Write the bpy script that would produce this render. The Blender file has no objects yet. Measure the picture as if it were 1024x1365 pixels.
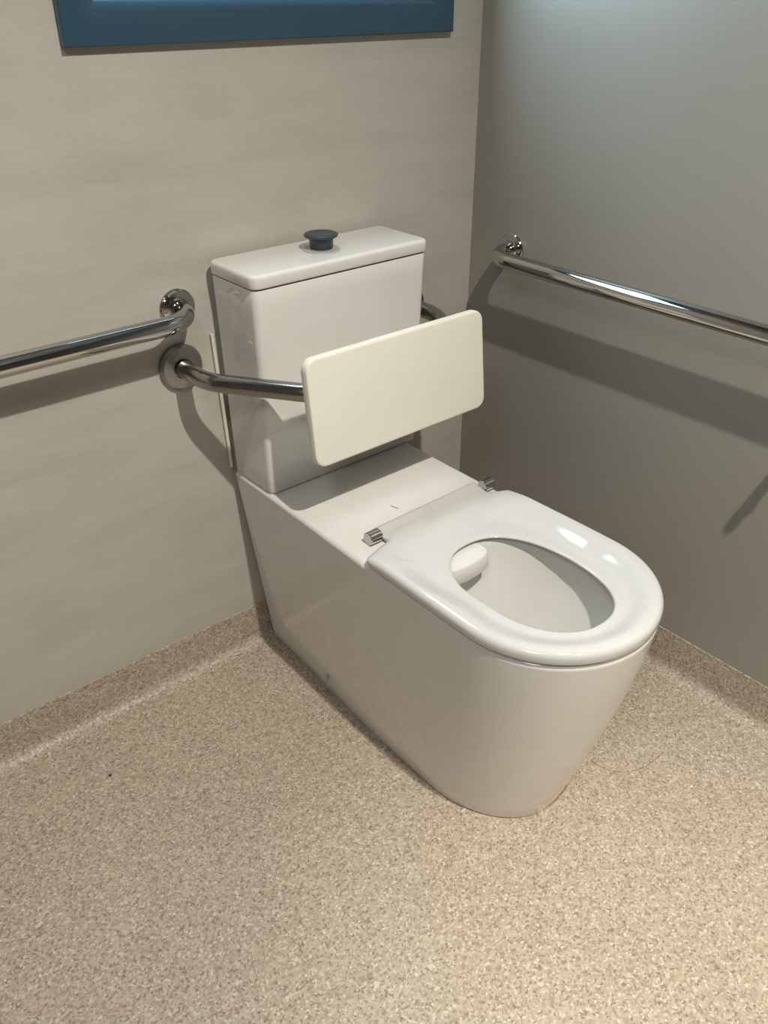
import bpy, bmesh, math
from math import sin, cos, pi, radians
from mathutils import Vector, Matrix

S = bpy.context.scene
COL = S.collection

# ---------------------------------------------------------------- helpers
def link(o, parent=None):
    COL.objects.link(o)
    if parent: o.parent = parent
    return o

def mesh_obj(name, bm, mat, parent=None, smooth=True, angle=35):
    bmesh.ops.recalc_face_normals(bm, faces=bm.faces[:])
    me = bpy.data.meshes.new(name); bm.to_mesh(me); bm.free()
    if smooth:
        for p in me.polygons: p.use_smooth = True
        me.set_sharp_from_angle(angle=radians(angle))
    me.materials.append(mat)
    return link(bpy.data.objects.new(name, me), parent)

def empty(name, loc):
    o = bpy.data.objects.new(name, None); o.location = loc; o.empty_display_size = .05
    return link(o)

def tag(o, label=None, cat=None, group=None, kind=None):
    if label: o['label'] = label
    if cat: o['category'] = cat
    if group: o['group'] = group
    if kind: o['kind'] = kind
    return o

def child(o, root):
    """parent o to root keeping its world place"""
    o.parent = root
    o.matrix_parent_inverse = Matrix.Translation(-root.location)
    return o

def add_box(bm, lo, hi):
    v = [bm.verts.new((x, y, z)) for x in (lo[0], hi[0]) for y in (lo[1], hi[1]) for z in (lo[2], hi[2])]
    for f in ((0,1,3,2),(4,6,7,5),(0,4,5,1),(2,3,7,6),(0,2,6,4),(1,5,7,3)):
        bm.faces.new([v[i] for i in f])

def loft(bm, rings, cap0=True, cap1=True, closed=True):
    vr = [[bm.verts.new(p) for p in r] for r in rings]
    n = len(rings[0])
    for a, b in zip(vr[:-1], vr[1:]):
        for i in range(n if closed else n-1):
            j = (i+1) % n
            bm.faces.new((a[i], a[j], b[j], b[i]))
    if cap0: bm.faces.new(list(reversed(vr[0])))
    if cap1: bm.faces.new(vr[-1])
    return vr

def lathe(bm, prof, M=None, n=48):
    """prof: (r, h) along local z; M places it"""
    M = M or Matrix.Identity(4)
    rings = [[M @ Vector((r*cos(2*pi*i/n), r*sin(2*pi*i/n), h)) for i in range(n)] for r, h in prof]
    return loft(bm, rings)

def fillet_path(pts, rad, seg=12):
    pts = [Vector(p) for p in pts]
    rad = rad if isinstance(rad, (list, tuple)) else [rad]*(len(pts)-2)
    out = [pts[0]]
    for i in range(1, len(pts)-1):
        a = (pts[i-1]-pts[i]).normalized(); b = (pts[i+1]-pts[i]).normalized()
        ang = a.angle(b); t = rad[i-1]/math.tan(ang/2)
        c = pts[i] + (a+b).normalized()*rad[i-1]/sin(ang/2)
        p0 = pts[i]+a*t; p1 = pts[i]+b*t
        u = p0-c; w = p1-c; th = u.angle(w); ax = u.cross(w).normalized()
        for k in range(seg+1):
            out.append(c + Matrix.Rotation(th*k/seg, 3, ax) @ u)
    out.append(pts[-1])
    return out

def sweep(bm, path, r, n=32):
    rings = []; ref = None
    for i, p in enumerate(path):
        t = (path[min(i+1, len(path)-1)] - path[max(i-1, 0)]).normalized()
        if ref is None:
            ref = t.orthogonal().normalized()
        ref = (ref - t*ref.dot(t)).normalized()
        bi = t.cross(ref)
        rings.append([p + ref*r*cos(2*pi*k/n) + bi*r*sin(2*pi*k/n) for k in range(n)])
    return loft(bm, rings)

def resample(poly, n):
    """closed 2-D polyline -> n points equally spaced"""
    poly = [Vector(p) for p in poly]; m = len(poly)
    L = [0]
    for i in range(m): L.append(L[-1] + (poly[(i+1) % m]-poly[i]).length)
    out = []; j = 0
    for k in range(n):
        s = L[-1]*k/n
        while L[j+1] < s: j += 1
        d = L[j+1]-L[j]
        out.append(poly[j].lerp(poly[(j+1) % m], (s-L[j])/d if d else 0))
    return out

def round_poly(pts, rads, seg=8):
    """rounded closed 2-D polygon"""
    pts = [Vector(p) for p in pts]; n = len(pts); out = []
    for i in range(n):
        r = rads[i] if isinstance(rads, (list, tuple)) else rads
        if r <= 0: out.append(pts[i]); continue
        a = (pts[i-1]-pts[i]); b = (pts[(i+1) % n]-pts[i])
        a.normalize(); b.normalize()
        ang = a.angle(b); t = r/math.tan(ang/2)
        c = pts[i]+(a+b).normalized()*r/sin(ang/2)
        p0 = pts[i]+a*t-c; p1 = pts[i]+b*t-c
        a0 = math.atan2(p0.y, p0.x); d = math.atan2(p1.y, p1.x)-a0
        d = (d+pi) % (2*pi)-pi
        for k in range(seg+1):
            out.append(c+Vector((cos(a0+d*k/seg), sin(a0+d*k/seg)))*r)
    return out

def inset(poly, d):
    """move a closed counter-clockwise 2-D outline inward by d"""
    n = len(poly); out = []
    for i in range(n):
        t = (poly[(i+1) % n]-poly[i-1]).normalized()
        out.append(poly[i] + Vector((-t.y, t.x))*d)
    return out

def ccw(poly):
    a = sum(poly[i-1].x*poly[i].y - poly[i].x*poly[i-1].y for i in range(len(poly)))
    return poly if a > 0 else list(reversed(poly))

def lift(poly, z): return [Vector((p.x, p.y, z)) for p in poly]

def rrect(x0, y0, x1, y1, r, seg=8):
    return ccw(round_poly([(x0,y0),(x1,y0),(x1,y1),(x0,y1)], r, seg))

# ---------------------------------------------------------------- materials
class NT:
    def __init__(s, name):
        s.m = bpy.data.materials.new(name); s.m.use_nodes = True
        s.t = s.m.node_tree; s.b = s.t.nodes['Principled BSDF']
    def n(s, kind, **kw):
        x = s.t.nodes.new(kind)
        for k, v in kw.items():
            if k.startswith('_'): setattr(x, k[1:], v)
            else: x.inputs[k.replace('__', ' ')].default_value = v
        return x
    def l(s, a, b): s.t.links.new(a, b)
    def set(s, **kw):
        for k, v in kw.items(): s.b.inputs[k.replace('__', ' ')].default_value = v
    def mix(s, fac, a, b, mode='MIX'):
        x = s.t.nodes.new('ShaderNodeMix'); x.data_type = 'RGBA'; x.blend_type = mode
        for i, v in ((0, fac), (6, a), (7, b)):
            if isinstance(v, (int, float, tuple)): x.inputs[i].default_value = v
            else: s.l(v, x.inputs[i])
        return x.outputs[2]
    def ramp(s, src, stops):
        r = s.t.nodes.new('ShaderNodeValToRGB'); e = r.color_ramp.elements
        while len(e) < len(stops): e.new(.5)
        for k, (p, c) in enumerate(stops):
            e[k].position = p; e[k].color = c if len(c) == 4 else (*c, 1)
        s.l(src, r.inputs[0]); return r.outputs[0]
    def pos(s, scale=(1,1,1), loc=(0,0,0)):
        g = s.t.nodes.new('ShaderNodeNewGeometry')
        m = s.n('ShaderNodeMapping'); m.inputs['Scale'].default_value = scale; m.inputs['Location'].default_value = loc
        s.l(g.outputs['Position'], m.inputs['Vector']); return m.outputs[0]
    def noise(s, scale, detail=4, vec=None, rough=.5):
        x = s.n('ShaderNodeTexNoise', Scale=scale, Detail=detail, Roughness=rough)
        s.l(vec or s.pos(), x.inputs['Vector']); return x.outputs['Fac']
    def bump(s, h, strength, dist):
        b = s.n('ShaderNodeBump', Strength=strength, Distance=dist)
        s.l(h, b.inputs['Height']); s.l(b.outputs[0], s.b.inputs['Normal'])

def G(v): return (v, v, v, 1)

def wall_mat():
    N = NT('wall_laminate')
    streak = N.noise(1, 6, N.pos((3.5, 3.5, 16)), .6)
    cloud = N.noise(2.2, 3)
    fine = N.noise(1, 3, N.pos((40, 40, 180)), .6)
    base = N.ramp(streak, [(.32, (.395,.380,.334)), (.50, (.440,.425,.378)), (.68, (.472,.457,.409))])
    c = N.mix(.10, base, N.ramp(cloud, [(.35, (.32,.295,.255)), (.65, (.48,.45,.40))]))
    c = N.mix(.10, c, N.ramp(fine, [(.35, (.34,.315,.275)), (.65, (.49,.465,.415))]))
    # rubbed grey scuffs in patches
    sc = N.noise(1, 5, N.pos((9, 9, 22), (3.1, 0, 1.7)), .7)
    c = N.mix(N.ramp(sc, [(.64, (0,0,0)), (.78, (.35,.35,.35))]), c, (.24,.22,.19,1))
    N.l(c, N.b.inputs['Base Color']); N.set(Roughness=.42, IOR=1.45)
    N.bump(fine, .04, .001)
    return N.m

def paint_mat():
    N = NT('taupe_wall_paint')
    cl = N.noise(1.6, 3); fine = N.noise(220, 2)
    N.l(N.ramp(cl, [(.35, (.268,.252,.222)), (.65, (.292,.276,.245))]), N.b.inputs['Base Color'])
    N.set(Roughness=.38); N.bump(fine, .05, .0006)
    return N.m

def vinyl_mat():
    N = NT('speckled_vinyl')
    warp = N.n('ShaderNodeTexNoise', Scale=150., Detail=2.)
    P = N.pos(); N.l(P, warp.inputs['Vector'])
    sc = N.n('ShaderNodeVectorMath', _operation='MULTIPLY_ADD'); N.l(warp.outputs['Color'], sc.inputs[0])
    sc.inputs[1].default_value = (.005,)*3; N.l(P, sc.inputs[2])
    v = N.n('ShaderNodeTexVoronoi', Scale=300.); N.l(sc.outputs[0], v.inputs['Vector'])
    sep = N.n('ShaderNodeSeparateColor'); N.l(v.outputs['Color'], sep.inputs[0])
    flake = N.ramp(sep.outputs[0], [(0, (.175,.137,.098)), (.10, (.265,.215,.157)), (.30, (.343,.285,.215)), (.60, (.394,.334,.260)), (.88, (.455,.393,.312)), (1, (.60,.54,.45))])
    v2 = N.n('ShaderNodeTexVoronoi', Scale=120.); N.l(sc.outputs[0], v2.inputs['Vector'])
    sep2 = N.n('ShaderNodeSeparateColor'); N.l(v2.outputs['Color'], sep2.inputs[0])
    spot = N.ramp(v2.outputs['Distance'], [(.20, (1,1,1)), (.30, (0,0,0))])
    pick = N.ramp(sep2.outputs[1], [(.90, (0,0,0)), (.92, (.75,.75,.75))])
    c = N.mix(N.mix(1., spot, pick, 'MULTIPLY'), flake, (.14,.10,.068,1))
    pick2 = N.ramp(sep2.outputs[2], [(.90, (0,0,0)), (.92, (.65,.65,.65))])
    c = N.mix(N.mix(1., spot, pick2, 'MULTIPLY'), c, (.74,.68,.57,1))
    cl = N.noise(3.0, 4)
    c = N.mix(.13, c, N.ramp(cl, [(.3, (.25,.20,.147)), (.7, (.47,.405,.318))]))
    N.l(c, N.b.inputs['Base Color']); N.set(Roughness=.52)
    N.bump(sep.outputs[0], .08, .0008)
    return N.m

def plain(name, col, rough, **kw):
    N = NT(name)
    n = N.noise(25, 3)
    a = tuple(x*.97 for x in col)+(1,); b = tuple(min(1, x*1.02) for x in col)+(1,)
    N.l(N.mix(n, a, b), N.b.inputs['Base Color']); N.set(Roughness=rough, **kw)
    return N.m

def metal(name, col, rough, lo=None):
    N = NT(name)
    n = N.noise(60, 3)
    N.l(N.ramp(n, [(.3, G(rough*.8)), (.7, G(rough*1.2))]), N.b.inputs['Roughness'])
    N.set(Metallic=1.0); N.b.inputs['Base Color'].default_value = (*col, 1)
    return N.m

def emit(name, col, strength):
    N = NT(name); N.b.inputs['Base Color'].default_value = (.8,.8,.8,1)
    N.b.inputs['Emission Color'].default_value = (*col, 1); N.b.inputs['Emission Strength'].default_value = strength
    return N.m

M_WALL = wall_mat(); M_PAINT = paint_mat(); M_VINYL = vinyl_mat()
M_FAR = plain('taupe_laminate', (.14,.13,.115), .45)
M_CEIL = plain('ceiling_paint', (.45,.44,.42), .7)
M_CHINA = plain('vitreous_china', (.67,.655,.62), .035)
M_SEAT = plain('seat_plastic', (.57,.562,.548), .075)
M_PAD = plain('cream_board', (.75,.725,.63), .45)
M_NAVY = plain('button_plastic', (.032,.042,.054), .38)
M_GREYP = plain('grey_plastic', (.42,.41,.38), .35)
M_CHROME = metal('polished_steel', (.50,.49,.47), .06)
M_STEEL = metal('brushed_steel', (.34,.332,.318), .20)
M_SATIN = metal('satin_steel', (.36,.352,.338), .34)
M_BLUE = plain('blue_frame_paint', (.029,.070,.110), .22)
M_SEAL = plain('silicone', (.66,.63,.56), .3)
M_DARK = plain('dark_speck', (.03,.025,.02), .8)
M_HAIR = plain('hair_fibre', (.14,.105,.07), .6)
M_WATER = plain('still_water', (.55,.56,.54), .02)

# ---------------------------------------------------------------- room shell
RX0, RY0, H = -2.6, -2.9, 2.42
WX0, WX1, WZ0, WZ1 = -.841, -.090, 1.195, 1.800        # outside of the window frame
FW = .066                                               # width of the frame's face

def struct(name, lo_hi, mat):
    bm = bmesh.new()
    for lo, hi in lo_hi: add_box(bm, lo, hi)
    return tag(mesh_obj(name, bm, mat, smooth=False), kind='structure')

struct('floor', [((RX0-.1, RY0-.1, -.1), (.1, .1, 0))], M_VINYL)
struct('ceiling', [((RX0-.1, RY0-.1, H), (.1, .1, H+.1))], M_CEIL)
hx0, hx1, hz0, hz1 = WX0+.02, WX1-.02, WZ0+.02, WZ1-.02
struct('wall_back', [((RX0, 0, 0), (hx0, .1, H)), ((hx1, 0, 0), (0, .1, H)),
                     ((hx0, 0, 0), (hx1, .1, hz0)), ((hx0, 0, hz1), (hx1, .1, H))], M_WALL)
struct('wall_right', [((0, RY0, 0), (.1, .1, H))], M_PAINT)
struct('wall_left', [((RX0-.1, RY0, 0), (RX0, .1, H))], M_FAR)
struct('wall_front', [((RX0-.1, RY0-.1, 0), (.1, RY0, H))], M_FAR)

HS = .0987
def cove_profile():
    r = .024; t = .003
    pr = [(0, HS), (t, HS), (t, r+t)]
    for k in range(1, 9):
        a = pi + (pi/2)*k/8
        pr.append((t+r+r*cos(a), r+.0012+r*sin(a)))
    pr += [(t+r+.004, .0006), (t+r+.004, -.01), (0, -.01)]
    return pr
def cove(name, place, s0, s1):
    bm = bmesh.new()
    loft(bm, [[Vector(place(s, d, z)) for d, z in cove_profile()] for s in (s0, s1)])
    return tag(mesh_obj(name, bm, M_VINYL, angle=50), kind='structure')
cove('baseboard_back', lambda s, d, z: (s, -d, z), RX0, 0)
cove('baseboard_right', lambda s, d, z: (-d, s, z), RY0, 0)
cove('baseboard_left', lambda s, d, z: (RX0+d, s, z), RY0, 0)
cove('baseboard_front', lambda s, d, z: (s, RY0+d, z), RX0, 0)

# window over the toilet: deep blue frame, bright obscure glass
win = tag(empty('window_1', ((WX0+WX1)/2, 0, WZ0)), kind='structure')
def frame_ring(d, y):
    return [Vector((WX0+d, y, WZ0+d)), Vector((WX1-d, y, WZ0+d)), Vector((WX1-d, y, WZ1-d)), Vector((WX0+d, y, WZ1-d))]
bm = bmesh.new()
prof = [(0, 0), (0, -.0135), (.0015, -.015), (FW-.036, -.015)]
for k in range(1, 15):
    a = (pi/2)*k/14
    prof.append((FW-.036+.036*sin(a), -.015+.036*(1-cos(a))))
prof += [(FW, .07), (.021, .07), (.021, 0)]
rings = [frame_ring(d, y) for d, y in prof]; rings.append(rings[0])
vr = [[bm.verts.new(p) for p in r] for r in rings[:-1]]; vr.append(vr[0])
for a, b in zip(vr[:-1], vr[1:]):
    for i in range(4): bm.faces.new((a[i], a[(i+1) % 4], b[(i+1) % 4], b[i]))
child(mesh_obj('window_frame', bm, M_BLUE, angle=40), win)
bm = bmesh.new(); add_box(bm, (WX0+FW-.01, .050, WZ0+FW-.01), (WX1-FW+.01, .056, WZ1-FW+.01))
M_PANE = emit('lit_obscure_glass', (.60,.85,1.0), 10.0)
child(mesh_obj('window_pane', bm, M_PANE, smooth=False), win)

# ---------------------------------------------------------------- toilet
toilet = tag(empty('toilet', (-.475, -.35, 0)),
             'white floor-standing toilet with raised open seat and cistern against the back wall', 'toilet')
XC = -.479
def d_outline(hb, hs, yb, ys, yt, n, r=.010, ex=2.0, xc=XC, xb=None):
    """D-shaped plan: straight back, sides widening from hb to hs, elliptic front"""
    xb = XC if xb is None else xb
    q = ccw(round_poly([(xb-hb, yb), (xb-hb, yb-.05), (xb+hb, yb-.05), (xb+hb, yb)], [r, 0, 0, r], 6))
    # build by hand, counter-clockwise from back right corner round the back, left side, front, right side
    P = []
    for k in range(7):
        a = (pi/2)*k/6; P.append(Vector((xb+hb-r+r*cos(a), yb-r+r*sin(a))))
    for k in range(1, 12): P.append(Vector((xb+hb-r-(2*hb-2*r)*k/12, yb)))
    for k in range(7):
        a = pi/2+(pi/2)*k/6; P.append(Vector((xb-hb+r+r*cos(a), yb-r+r*sin(a))))
    for k in range(1, 16):
        f = k/16; y = yb-r+(ys-yb+r)*f; s = min(1, f*1.25); s = s*s*(3-2*s)
        P.append(Vector(((xb-hb)*(1-s)+(xc-hs)*s, y)))
    for k in range(49):
        a = pi+pi*k/48; c, s_ = cos(a), sin(a)
        P.append(Vector((xc+hs*math.copysign(abs(c)**(2/ex), c), ys+(ys-yt)*math.copysign(abs(s_)**(2/ex), s_))))
    for k in range(1, 16):
        f = 1-k/16; y = yb-r+(ys-yb+r)*f; s = min(1, f*1.25); s = s*s*(3-2*s)
        P.append(Vector(((xb+hb)*(1-s)+(xc+hs)*s, y)))
    return P

ZD = .4526                    # deck of the pan
YB = -.0075
def pan_level(z):
    t = max(0, min(1, z/ZD))
    s = 1-(1-t)**1.35                       # the front leans out quickly near the floor, then straightens
    sb = t
    hb = .117+(.1735-.117)*sb
    hs = .1315+(.1755-.1315)*(1-(1-t)**1.25)
    yt = -.735+(-.848+.735)*s
    ys = -.560+(-.670+.560)*s
    return d_outline(hb, hs, YB, ys, yt, 0, r=.012, xb=-.4755)
bm = bmesh.new()
lv = [0, .004] + [ZD*k/14 for k in range(1, 14)]
lv = sorted(set(lv)) + [ZD-.011]
rings = []
for z in lv:
    o = pan_level(z)
    if z == 0: o = inset(o, .002)
    rings.append(lift(o, z))
top = pan_level(ZD)
rr = .010
for k in range(1, 7):
    a = (pi/2)*k/6
    rings.append(lift(inset(top, rr*(1-cos(a))), ZD-rr+rr*sin(a)))
# bowl opening, matched point by point
BC = Vector((-.481, -.655))
def bowl_ring(c, a, b, z, ex=2.2):
    out = []
    for p in top:
        th = math.atan2((p.y-BC.y)/.178, (p.x-BC.x)/.175)
        cc, ss = cos(th), sin(th)
        out.append(Vector((c[0]+a*math.copysign(abs(cc)**(2/ex), cc), c[1]+b*math.copysign(abs(ss)**(2/ex), ss), z)))
    return out
rings.append(bowl_ring((-.488,-.655), .124, .160, ZD))
for c, a, b, z in (((-.488,-.655), .1215, .1575, ZD-.001), ((-.488,-.655), .1195, .1555, ZD-.005), ((-.488,-.655), .1180, .1540, .438),
                   ((-.488,-.655), .1150, .1490, .415), ((-.488,-.653), .1070, .1390, .385), ((-.488,-.648), .0950, .1260, .350),
                   ((-.487,-.638), .0790, .1080, .310), ((-.486,-.622), .0630, .0880, .270), ((-.485,-.600), .0500, .0680, .230),
                   ((-.483,-.580), .0430, .0560, .190), ((-.482,-.568), .0400, .0480, .150)):
    rings.append(bowl_ring(c, a, b, z))
loft(bm, rings)
pan = child(mesh_obj('pan', bm, M_CHINA, angle=40), toilet)
bm = bmesh.new(); r0 = bowl_ring((-.485,-.598), .0465, .066, .224); r1 = [p+Vector((0,0,.002)) for p in r0]
loft(bm, [r0, r1]); mesh_obj('water', bm, M_WATER, pan, smooth=False)

# flush guard at the back of the bowl
bm = bmesh.new()
rings = []
for k in range(21):
    t = -1+2*k/20
    x = -.512+.050*t
    e = max(0, abs(t)-.86)/.14; e = 1-math.sqrt(max(0, 1-e*e))
    yf = -.5415+.008*t*t+.008*e
    rings.append([Vector((x, y, z)) for y, z in ((-.498, .4505), (yf+.004, .4505), (yf+.001, .447), (yf-.001, .423), (yf+.001, .419), (yf+.005, .418), (-.505, .418))])
loft(bm, rings); mesh_obj('flush_guard', bm, M_CHINA, pan, angle=50)

# cistern
cis_x0, cis_x1 = -.6575, -.2705
LZ0, LZ1 = .8475, .870
bm = bmesh.new()
def cis(t):
    x0 = -.6465+(-.6545+.6465)*t; x1 = -.2825+(-.2735+.2825)*t
    return rrect(x0, -.1445-.0095*t, x1, -.012, .013)
rings = [lift(inset(cis(0), .008), ZD), lift(inset(cis(0), .008), ZD+.0025), lift(inset(cis(0), .0015), ZD+.003), lift(cis(0), ZD+.006)]
for k in range(1, 12): rings.append(lift(cis(k/12), ZD+.007+(LZ0-.004-ZD-.007)*k/12))
rings += [lift(cis(1), LZ0-.005), lift(inset(cis(1), .001), LZ0-.003), lift(inset(cis(1), .010), LZ0-.0028), lift(inset(cis(1), .010), LZ0)]
loft(bm, rings)
cistern = child(mesh_obj('cistern', bm, M_CHINA, angle=40), toilet)
bm = bmesh.new()
lo = rrect(cis_x0, -.1575, cis_x1, -.012, .016)
rings = [lift(inset(lo, .004), LZ0), lift(inset(lo, .001), LZ0+.0008), lift(lo, LZ0+.003)]
for k in range(0, 7):
    a = (pi/2)*k/6; rings.append(lift(inset(lo, .007*(1-cos(a))), LZ1-.007+.007*sin(a)))
loft(bm, rings)
lid = child(mesh_obj('cistern_lid', bm, M_CHINA, angle=40), toilet)
# mushroom flush button
BX, BY = -.4685, -.0885
bm = bmesh.new()
lathe(bm, [(.0, 0), (.0335, 0), (.0335, .0012), (.032, .0022), (.024, .0024), (.0, .0024)], Matrix.Translation((BX, BY, LZ1)))
bt = child(mesh_obj('button_collar', bm, M_GREYP, angle=30), toilet)
bm = bmesh.new()
lathe(bm, [(.0, .002), (.0195, .002), (.0205, .004), (.0212, .014), (.0218, .0185), (.0245, .0215), (.0295, .0235), (.0305, .0255), (.0302, .0270), (.0285, .0282), (.020, .0288), (.0195, .0284), (.010, .0286), (.0, .0286)],
      Matrix.Translation((BX, BY, LZ1)))
fb = child(mesh_obj('flush_button', bm, M_NAVY, angle=40), toilet)
bt.parent = fb; bt.matrix_parent_inverse = Matrix.Identity(4)          # the collar sits round the button's stem

# bead of sealant between cistern and wall, left side
bm = bmesh.new()
sweep(bm, [Vector((-.6590+.0105*(1-t), -.0045, ZD+.006+(.735-ZD-.006)*t)) for t in [k/10 for k in range(11)]], .0036, 12)
child(mesh_obj('sealant_bead', bm, M_SEAL), toilet)

# seat ring
SZ0, SZ1 = ZD+.0035, .4765
SXC = -.480; SHW = .177
pts = []
front = [(SXC+SHW*cos(pi+pi*k/60), -.670+.180*sin(pi+pi*k/60)) for k in range(61)]
back = round_poly([(SXC+SHW, -.60), (SXC+SHW-.004, -.430), (-.339, -.409), (-.326, -.358), (-.586, -.362), (-.586, -.411), (SXC-SHW+.002, -.432), (SXC-SHW, -.60)],
                  [0, .014, .006, .006, .006, .006, .016, 0], 8)
outl = ccw(resample(front + [p for p in back], 360))
HC = Vector((-.488, -.644)); 
def hole(d, z):
    out = []
    for p in outl:
        th = math.atan2((p.y-HC.y)/.19, (p.x-HC.x)/.165); c, s_ = cos(th), sin(th)
        ex = 2.25
        out.append(Vector((HC.x+(.0985+d)*math.copysign(abs(c)**(2/ex), c), HC.y+(.1415+d)*math.copysign(abs(s_)**(2/ex), s_), z)))
    return out
def top_z(p, z):
    """the seat thins out towards its hinge edge"""
    t = max(0, min(1, (p.y+.490)/.122)); t = t*t*(3-2*t)
    return z*(1-t)+(SZ0+(z-SZ0)*.30)*t
bm = bmesh.new()
rings = [lift(inset(outl, .004), SZ0), lift(inset(outl, .001), SZ0+.0007), lift(outl, SZ0+.003)]
R = .010
for k in range(0, 8):
    a = (pi/2)*k/7
    rings.append(lift(inset(outl, R*(1-cos(a))), SZ1-R+R*sin(a)))
a_ = inset(outl, R); h = hole(0, 0)
def seat_reach(c, s_):
    """distance from the hole's centre to the seat's plain D-shaped edge"""
    lo, hi = .05, .5
    for _ in range(30):
        m = (lo+hi)/2; x = HC.x+c*m-SXC; y = HC.y+s_*m
        if y > -.60: ok = (abs(x)/SHW)**4+((y+.60)/.230)**4 < 1
        elif y > -.67: ok = abs(x) < SHW
        else: ok = (x/SHW)**2+((y+.67)/.18)**2 < 1
        lo, hi = (m, hi) if ok else (lo, m)
    return lo-R
def dish(f):
    t = max(0, min(1, (f-.12)/.64)); t = t*t*(3-2*t)
    return .0147*t + .0004*max(0, f)
REACH = []
for p, q in zip(a_, h):
    d = (Vector((q.x, q.y))-HC); rh = d.length; d.normalize(); REACH.append((rh, seat_reach(d.x, d.y)))
def dish_z(p, q, k):
    """hollow towards the hole, shallower where the seat is narrow"""
    rh, ro_ = REACH[k]; w_ = ro_-rh
    d = (Vector((p.x, p.y))-HC).length
    return SZ1 - dish((ro_-d)/w_)*min(1, w_/.080)
for j in range(1, 20):
    f = j/20
    ring = []
    for k, (p, q) in enumerate(zip(a_, h)):
        v = Vector((p.x+(q.x-p.x)*f, p.y+(q.y-p.y)*f)); ring.append(Vector((v.x, v.y, dish_z(v, q, k))))
    rings.append(ring)
DH = [dish(1)*min(1, (ro_-rh)/.080) for rh, ro_ in REACH]
for d, dz in ((.0018, .0004), (.0005, .0013), (0, .0026)):
    rings.append([Vector((v.x, v.y, SZ1-dd-dz)) for v, dd in zip(hole(d, 0), DH)])
rings += [hole(.0004, SZ0+.0012), hole(.002, SZ0)]
rings = [[Vector((p.x, p.y, top_z(p, p.z))) for p in r] for r in rings]
rings.append(rings[0])
vr = [[bm.verts.new(p) for p in r] for r in rings[:-1]]; vr.append(vr[0])
n = len(outl)
for a, b in zip(vr[:-1], vr[1:]):
    for i in range(n): bm.faces.new((a[i], a[(i+1) % n], b[(i+1) % n], b[i]))
seat = child(mesh_obj('seat', bm, M_SEAT, angle=50), toilet)
RY90 = Matrix.Rotation(pi/2, 4, 'Y')
for x in (-.6125, -.3345):
    bm = bmesh.new()
    lathe(bm, [(0, 0), (.0110, 0), (.0120, .001), (.0120, .024), (.0110, .025), (0, .025)], Matrix.Translation((x, -.3885, ZD+.0122)) @ RY90, 32)
    child(mesh_obj('hinge', bm, M_CHROME, angle=30), toilet)
# floor fixing screw cap low on the left flank
bm = bmesh.new()
lathe(bm, [(0, 0), (.0062, 0), (.0062, .006), (.0050, .0075), (0, .008)], Matrix.Translation((-.6105, -.243, .047)) @ Matrix.Rotation(-pi/2, 4, 'Y'), 24)
child(mesh_obj('fixing_cap', bm, M_GREYP, angle=30), toilet)

# ---------------------------------------------------------------- steel rails
RT = .016
def flange_mesh(base, axis, r, h, style):
    M = Matrix.Translation(base) @ Vector((0,0,1)).rotation_difference(Vector(axis)).to_matrix().to_4x4()
    bm = bmesh.new()
    if style == 'plate':
        pr = [(0, 0), (r, 0), (r, h*.6), (r-.002, h), (RT+.006, h), (RT+.0025, h+.0015), (RT+.0004, h+.005), (0, h+.005)]
    else:
        pr = [(0, 0), (r-.002, 0), (r-.002, .003), (r, .0032), (r, .007), (r-.004, h), (RT+.0035, h+.0015), (RT+.0022, h+.0010), (RT+.0018, h-.003), (0, h-.003)]
    lathe(bm, pr, M, 56); return bm

# back wall rail
ro = .0766; rz = .795
railb = tag(empty('grab_rail', (-.718, 0, rz)), 'polished steel grab rail along the back wall, left of the cistern', 'grab rail', 'horizontal steel grab rails')
bm = bmesh.new(); sweep(bm, fillet_path([(-.718, -.002, rz), (-.718, -ro, rz), (-1.46, -ro, rz), (-1.46, -.002, rz)], .064), RT)
child(mesh_obj('rail', bm, M_CHROME, angle=60), railb)
for x in (-.718, -1.46):
    child(mesh_obj('flange', flange_mesh((x, 0, rz), (0,-1,0), .0335, .005, 'plate'), M_CHROME, angle=30), railb)
# right wall rail
railr = tag(empty('grab_rail', (0, -.12, .798)), 'polished steel grab rail along the right wall, catching a bright window streak', 'grab rail', 'horizontal steel grab rails')
bm = bmesh.new(); sweep(bm, fillet_path([(-.002, -.12, .798), (-ro, -.12, .798), (-ro, -1.32, .798), (-.002, -1.32, .798)], .067), RT)
child(mesh_obj('rail', bm, M_CHROME, angle=60), railr)
for y in (-.12, -1.32):
    child(mesh_obj('flange', flange_mesh((0, y, .798), (-1,0,0), .0325, .005, 'plate'), M_CHROME, angle=30), railr)

# backrest on a bowed tube in front of the cistern
bxc = -.457; bz = .690; fx = .2705
back = tag(empty('backrest', (bxc, 0, bz)), 'cream rounded backrest board on a bowed steel tube in front of the cistern', 'backrest')
bm = bmesh.new()
sweep(bm, fillet_path([(bxc-fx, -.004, bz), (bxc-fx, -.095, bz), (bxc-.150, -.2685, bz), (bxc+.150, -.2685, bz), (bxc+fx, -.095, bz), (bxc+fx, -.004, bz)], [.09, .08, .08, .09], 16), RT)
child(mesh_obj('tube', bm, M_STEEL, angle=60), back)
for s in (-1, 1):
    child(mesh_obj('flange', flange_mesh((bxc+s*fx, 0, bz), (0,-1,0), .0415, .013, 'cover'), M_SATIN, angle=25), back)
# board, leaning a little: lower edge further forward
bm = bmesh.new()
bw, bh, th = .1985, .187, .018
ol = rrect(-bw, -bh/2, bw, bh/2, .021, 10)
rings = []
for d, z in ((.003, 0), (.0008, .0008), (0, .003), (0, th-.004), (.0008, th-.0015), (.0025, th-.0003), (.005, th)): rings.append(lift(inset(ol, d), z))
loft(bm, rings)
tilt = math.atan2(.0213, .186)
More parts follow.
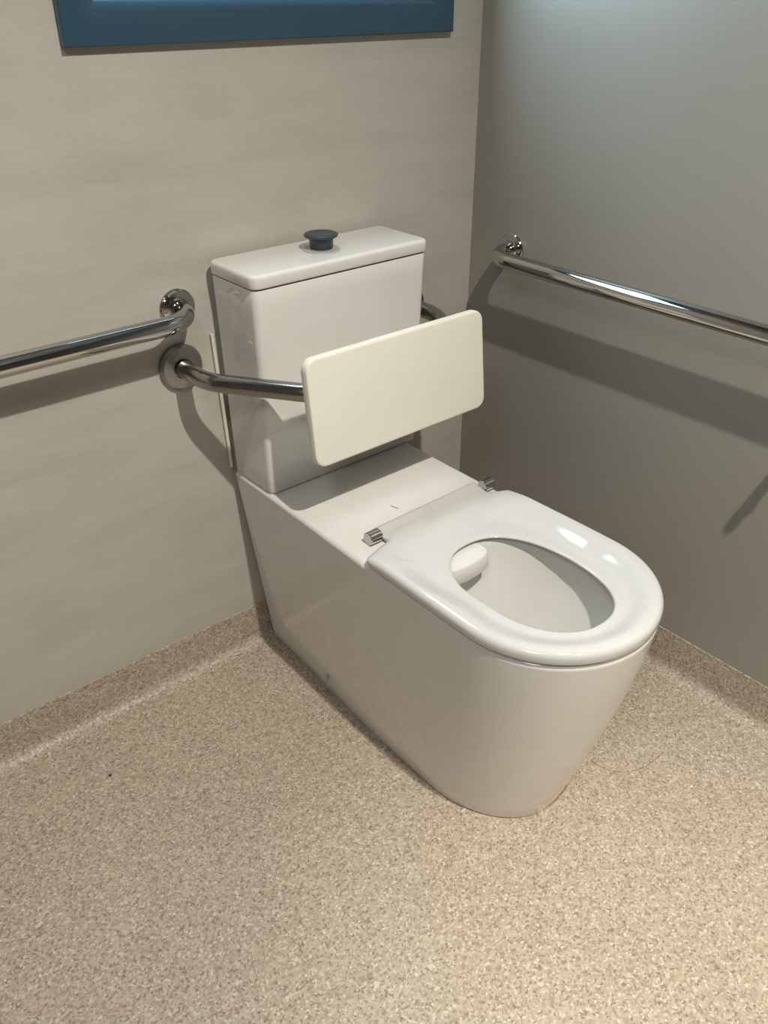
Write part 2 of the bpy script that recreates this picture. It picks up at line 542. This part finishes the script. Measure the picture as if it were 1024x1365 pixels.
# local x -> x, local y -> up (leaning), local z -> front
ux = Vector((1, 0, 0)); uy = Vector((0, sin(tilt), cos(tilt))); uz = ux.cross(uy)
Mb = Matrix((( ux.x, uy.x, uz.x, 0), (ux.y, uy.y, uz.y, 0), (ux.z, uy.z, uz.z, 0), (0,0,0,1)))
ctr = Vector((bxc+.001, -.3005, .6747))
bm.transform(Matrix.Translation(ctr) @ Mb @ Matrix.Translation((0, 0, -th)))
child(mesh_obj('backrest_board', bm, M_PAD, angle=30), back)

# roll holder arm on the right wall (just past the picture's edge; its shadow shows)
hp = Vector((0, -.835, .690)); hl = .118
hold = tag(empty('roll_holder', hp), 'slim steel roll holder arm sticking out of the right wall below the rail', 'toilet roll holder')
bm = bmesh.new(); lathe(bm, [(0, 0), (.026, 0), (.026, .004), (.024, .006), (0, .006)], Matrix.Translation(hp) @ Matrix.Rotation(-pi/2, 4, 'Y'))
child(mesh_obj('wall_plate', bm, M_CHROME, angle=30), hold)
bm = bmesh.new(); lathe(bm, [(0, .004), (.0085, .004), (.0085, hl-.003), (.006, hl), (0, hl)], Matrix.Translation(hp) @ Matrix.Rotation(-pi/2, 4, 'Y'), 24)
child(mesh_obj('arm', bm, M_CHROME, angle=30), hold)
bm = bmesh.new(); lathe(bm, [(0, -.004), (.005, -.003), (.0065, 0), (.005, .003), (0, .004)], Matrix.Translation(hp+Vector((-hl+.024, -.0065, -.002))) @ Matrix.Rotation(-pi/2, 4, 'Y'), 24)
child(mesh_obj('stop_knob', bm, M_CHROME, angle=30), hold)

# ---------------------------------------------------------------- small litter on the floor
import random
random.seed(3)
def speck(x, y, z, s, label):
    bm = bmesh.new(); bmesh.ops.create_icosphere(bm, subdivisions=2, radius=s)
    for v in bm.verts: v.co = Vector((v.co.x*(1+.4*random.uniform(-1,1)), v.co.y*(1+.4*random.uniform(-1,1)), v.co.z*.5))
    bm.transform(Matrix.Translation((x, y, z+s*.45)))
    o = mesh_obj('grit', bm, M_DARK); return tag(o, label, 'grit', 'dark grit on the floor')

def curl(pts, z, r, label):
    pts = [Vector((x, y, z)) for x, y in pts]; n = len(pts); out = []
    for i in range(n-1):                                  # Catmull-Rom through the points
        a, b, c, d = pts[max(i-1, 0)], pts[i], pts[i+1], pts[min(i+2, n-1)]
        for k in range(6):
            t = k/6; out.append(.5*((2*b)+(c-a)*t+(2*a-5*b+4*c-d)*t*t+(3*b-a-3*c+d)*t**3))
    out.append(pts[-1])
    bm = bmesh.new(); sweep(bm, out, r, 8)
    return tag(mesh_obj('hair', bm, M_HAIR, angle=80), label, 'hair')
curl([(-.3326,-.7164), (-.3312,-.7368), (-.3205,-.7601), (-.3002,-.7795), (-.2693,-.7913), (-.2345,-.7941), (-.2089,-.7935)], .0005, .00042,
     'thin brown hair lying curled on the floor right of the toilet')
curl([(-.4976,-.3141), (-.4969,-.3217), (-.494,-.331)], ZD+.0006, .0006, 'tiny curled hair on the white ledge behind the seat')
speck(-1.0569, -.154, 0, .0026, 'larger dark speck of grit on the floor below the back skirting')
speck(-1.0487, -.2226, 0, .0016, 'tiny dark speck of grit on the floor, the one nearer the camera')
# ---------------------------------------------------------------- lights
LP = (-.78, -1.52, H)
def downlight(x, y, label):
    t = tag(empty('ceiling_light', (x, y, H)), label, 'ceiling light', 'recessed ceiling downlights')
    bm = bmesh.new()
    lathe(bm, [(.040, -.001), (.040, -.006), (.055, -.008), (.062, -.003), (.062, 0), (.050, 0)], Matrix.Translation((x, y, H)))
    child(mesh_obj('bezel', bm, M_CEIL, angle=30), t)
    return t
# adjustable spot lamp that makes the crisp shadows, tipped towards the floor left of the toilet
k = downlight(LP[0], LP[1], 'recessed downlight in the ceiling above the front of the toilet')
l = bpy.data.lights.new('spot_lamp', 'SPOT'); l.energy = 200; l.color = (1.0, .935, .83)
l.spot_size = radians(116); l.spot_blend = 1; l.shadow_soft_size = .022
o = link(bpy.data.objects.new('spot_lamp', l)); o.location = (LP[0], LP[1], H-.012)
o.rotation_euler = (Vector((-1.05, -.82, 0))-o.location).to_track_quat('-Z', 'Y').to_euler(); child(o, k)
# narrow spot lamp behind the camera, pooling on the floor before the toilet
k = downlight(-.80, -2.35, 'recessed downlight in the ceiling near the front wall')
l = bpy.data.lights.new('spot_lamp', 'SPOT'); l.energy = 330; l.color = (1.0, .92, .80)
l.spot_size = radians(32); l.spot_blend = 1; l.shadow_soft_size = .05
o = link(bpy.data.objects.new('spot_lamp', l)); o.location = (-.80, -2.35, H-.012)
o.rotation_euler = (Vector((-.56, -1.20, 0))-o.location).to_track_quat('-Z', 'Y').to_euler(); child(o, k)
# unseen fill panel, added to lift soft ambient light from the left
PX, PY, PS = -2.0, -1.55, .28
k = tag(empty('ceiling_light', (PX, PY, H)), 'unseen square fill panel added on the ceiling beside the left wall', 'ceiling light')
bm = bmesh.new()
o_ = rrect(PX-PS-.02, PY-PS-.02, PX+PS+.02, PY+PS+.02, .012); i_ = rrect(PX-PS, PY-PS, PX+PS, PY+PS, .004)
rings = [lift(o_, H), lift(o_, H-.018), lift(i_, H-.018), lift(i_, H-.004)]
loft(bm, rings); child(mesh_obj('fill_panel_frame', bm, M_CEIL, angle=30), k)
l = bpy.data.lights.new('fill_lamp', 'AREA'); l.shape = 'SQUARE'; l.size = 2*PS-.02; l.energy = 16.5; l.color = (.97, .98, 1.0)
o = link(bpy.data.objects.new('fill_lamp', l)); o.location = (PX, PY, H-.020); child(o, k)

# ---------------------------------------------------------------- camera
cam = bpy.data.cameras.new('camera'); co = link(bpy.data.objects.new('camera', cam))
yaw, pitch, roll = -.6964, .5551, -.0028
f = Vector((-sin(yaw)*cos(pitch), cos(yaw)*cos(pitch), -sin(pitch)))
r = Vector((cos(yaw), sin(yaw), 0)); u = r.cross(f)
r2 = cos(roll)*r+sin(roll)*u; u2 = -sin(roll)*r+cos(roll)*u
co.matrix_world = Matrix(((r2.x, u2.x, -f.x, -1.3631), (r2.y, u2.y, -f.y, -1.3296), (r2.z, u2.z, -f.z, 1.2662), (0,0,0,1)))
cam.sensor_fit = 'VERTICAL'; cam.sensor_height = 36; cam.lens = 1128.157*36/1365; cam.clip_start = .02
S.camera = co

w = bpy.data.worlds.new('world'); S.world = w; w.use_nodes = True
w.node_tree.nodes['Background'].inputs[0].default_value = (.6,.75,1,1); w.node_tree.nodes['Background'].inputs[1].default_value = .5
S.view_settings.view_transform = 'Standard'; S.view_settings.look = 'None'; S.view_settings.gamma = 1
S.view_settings.use_curve_mapping = False
S.view_settings.exposure = 0.0
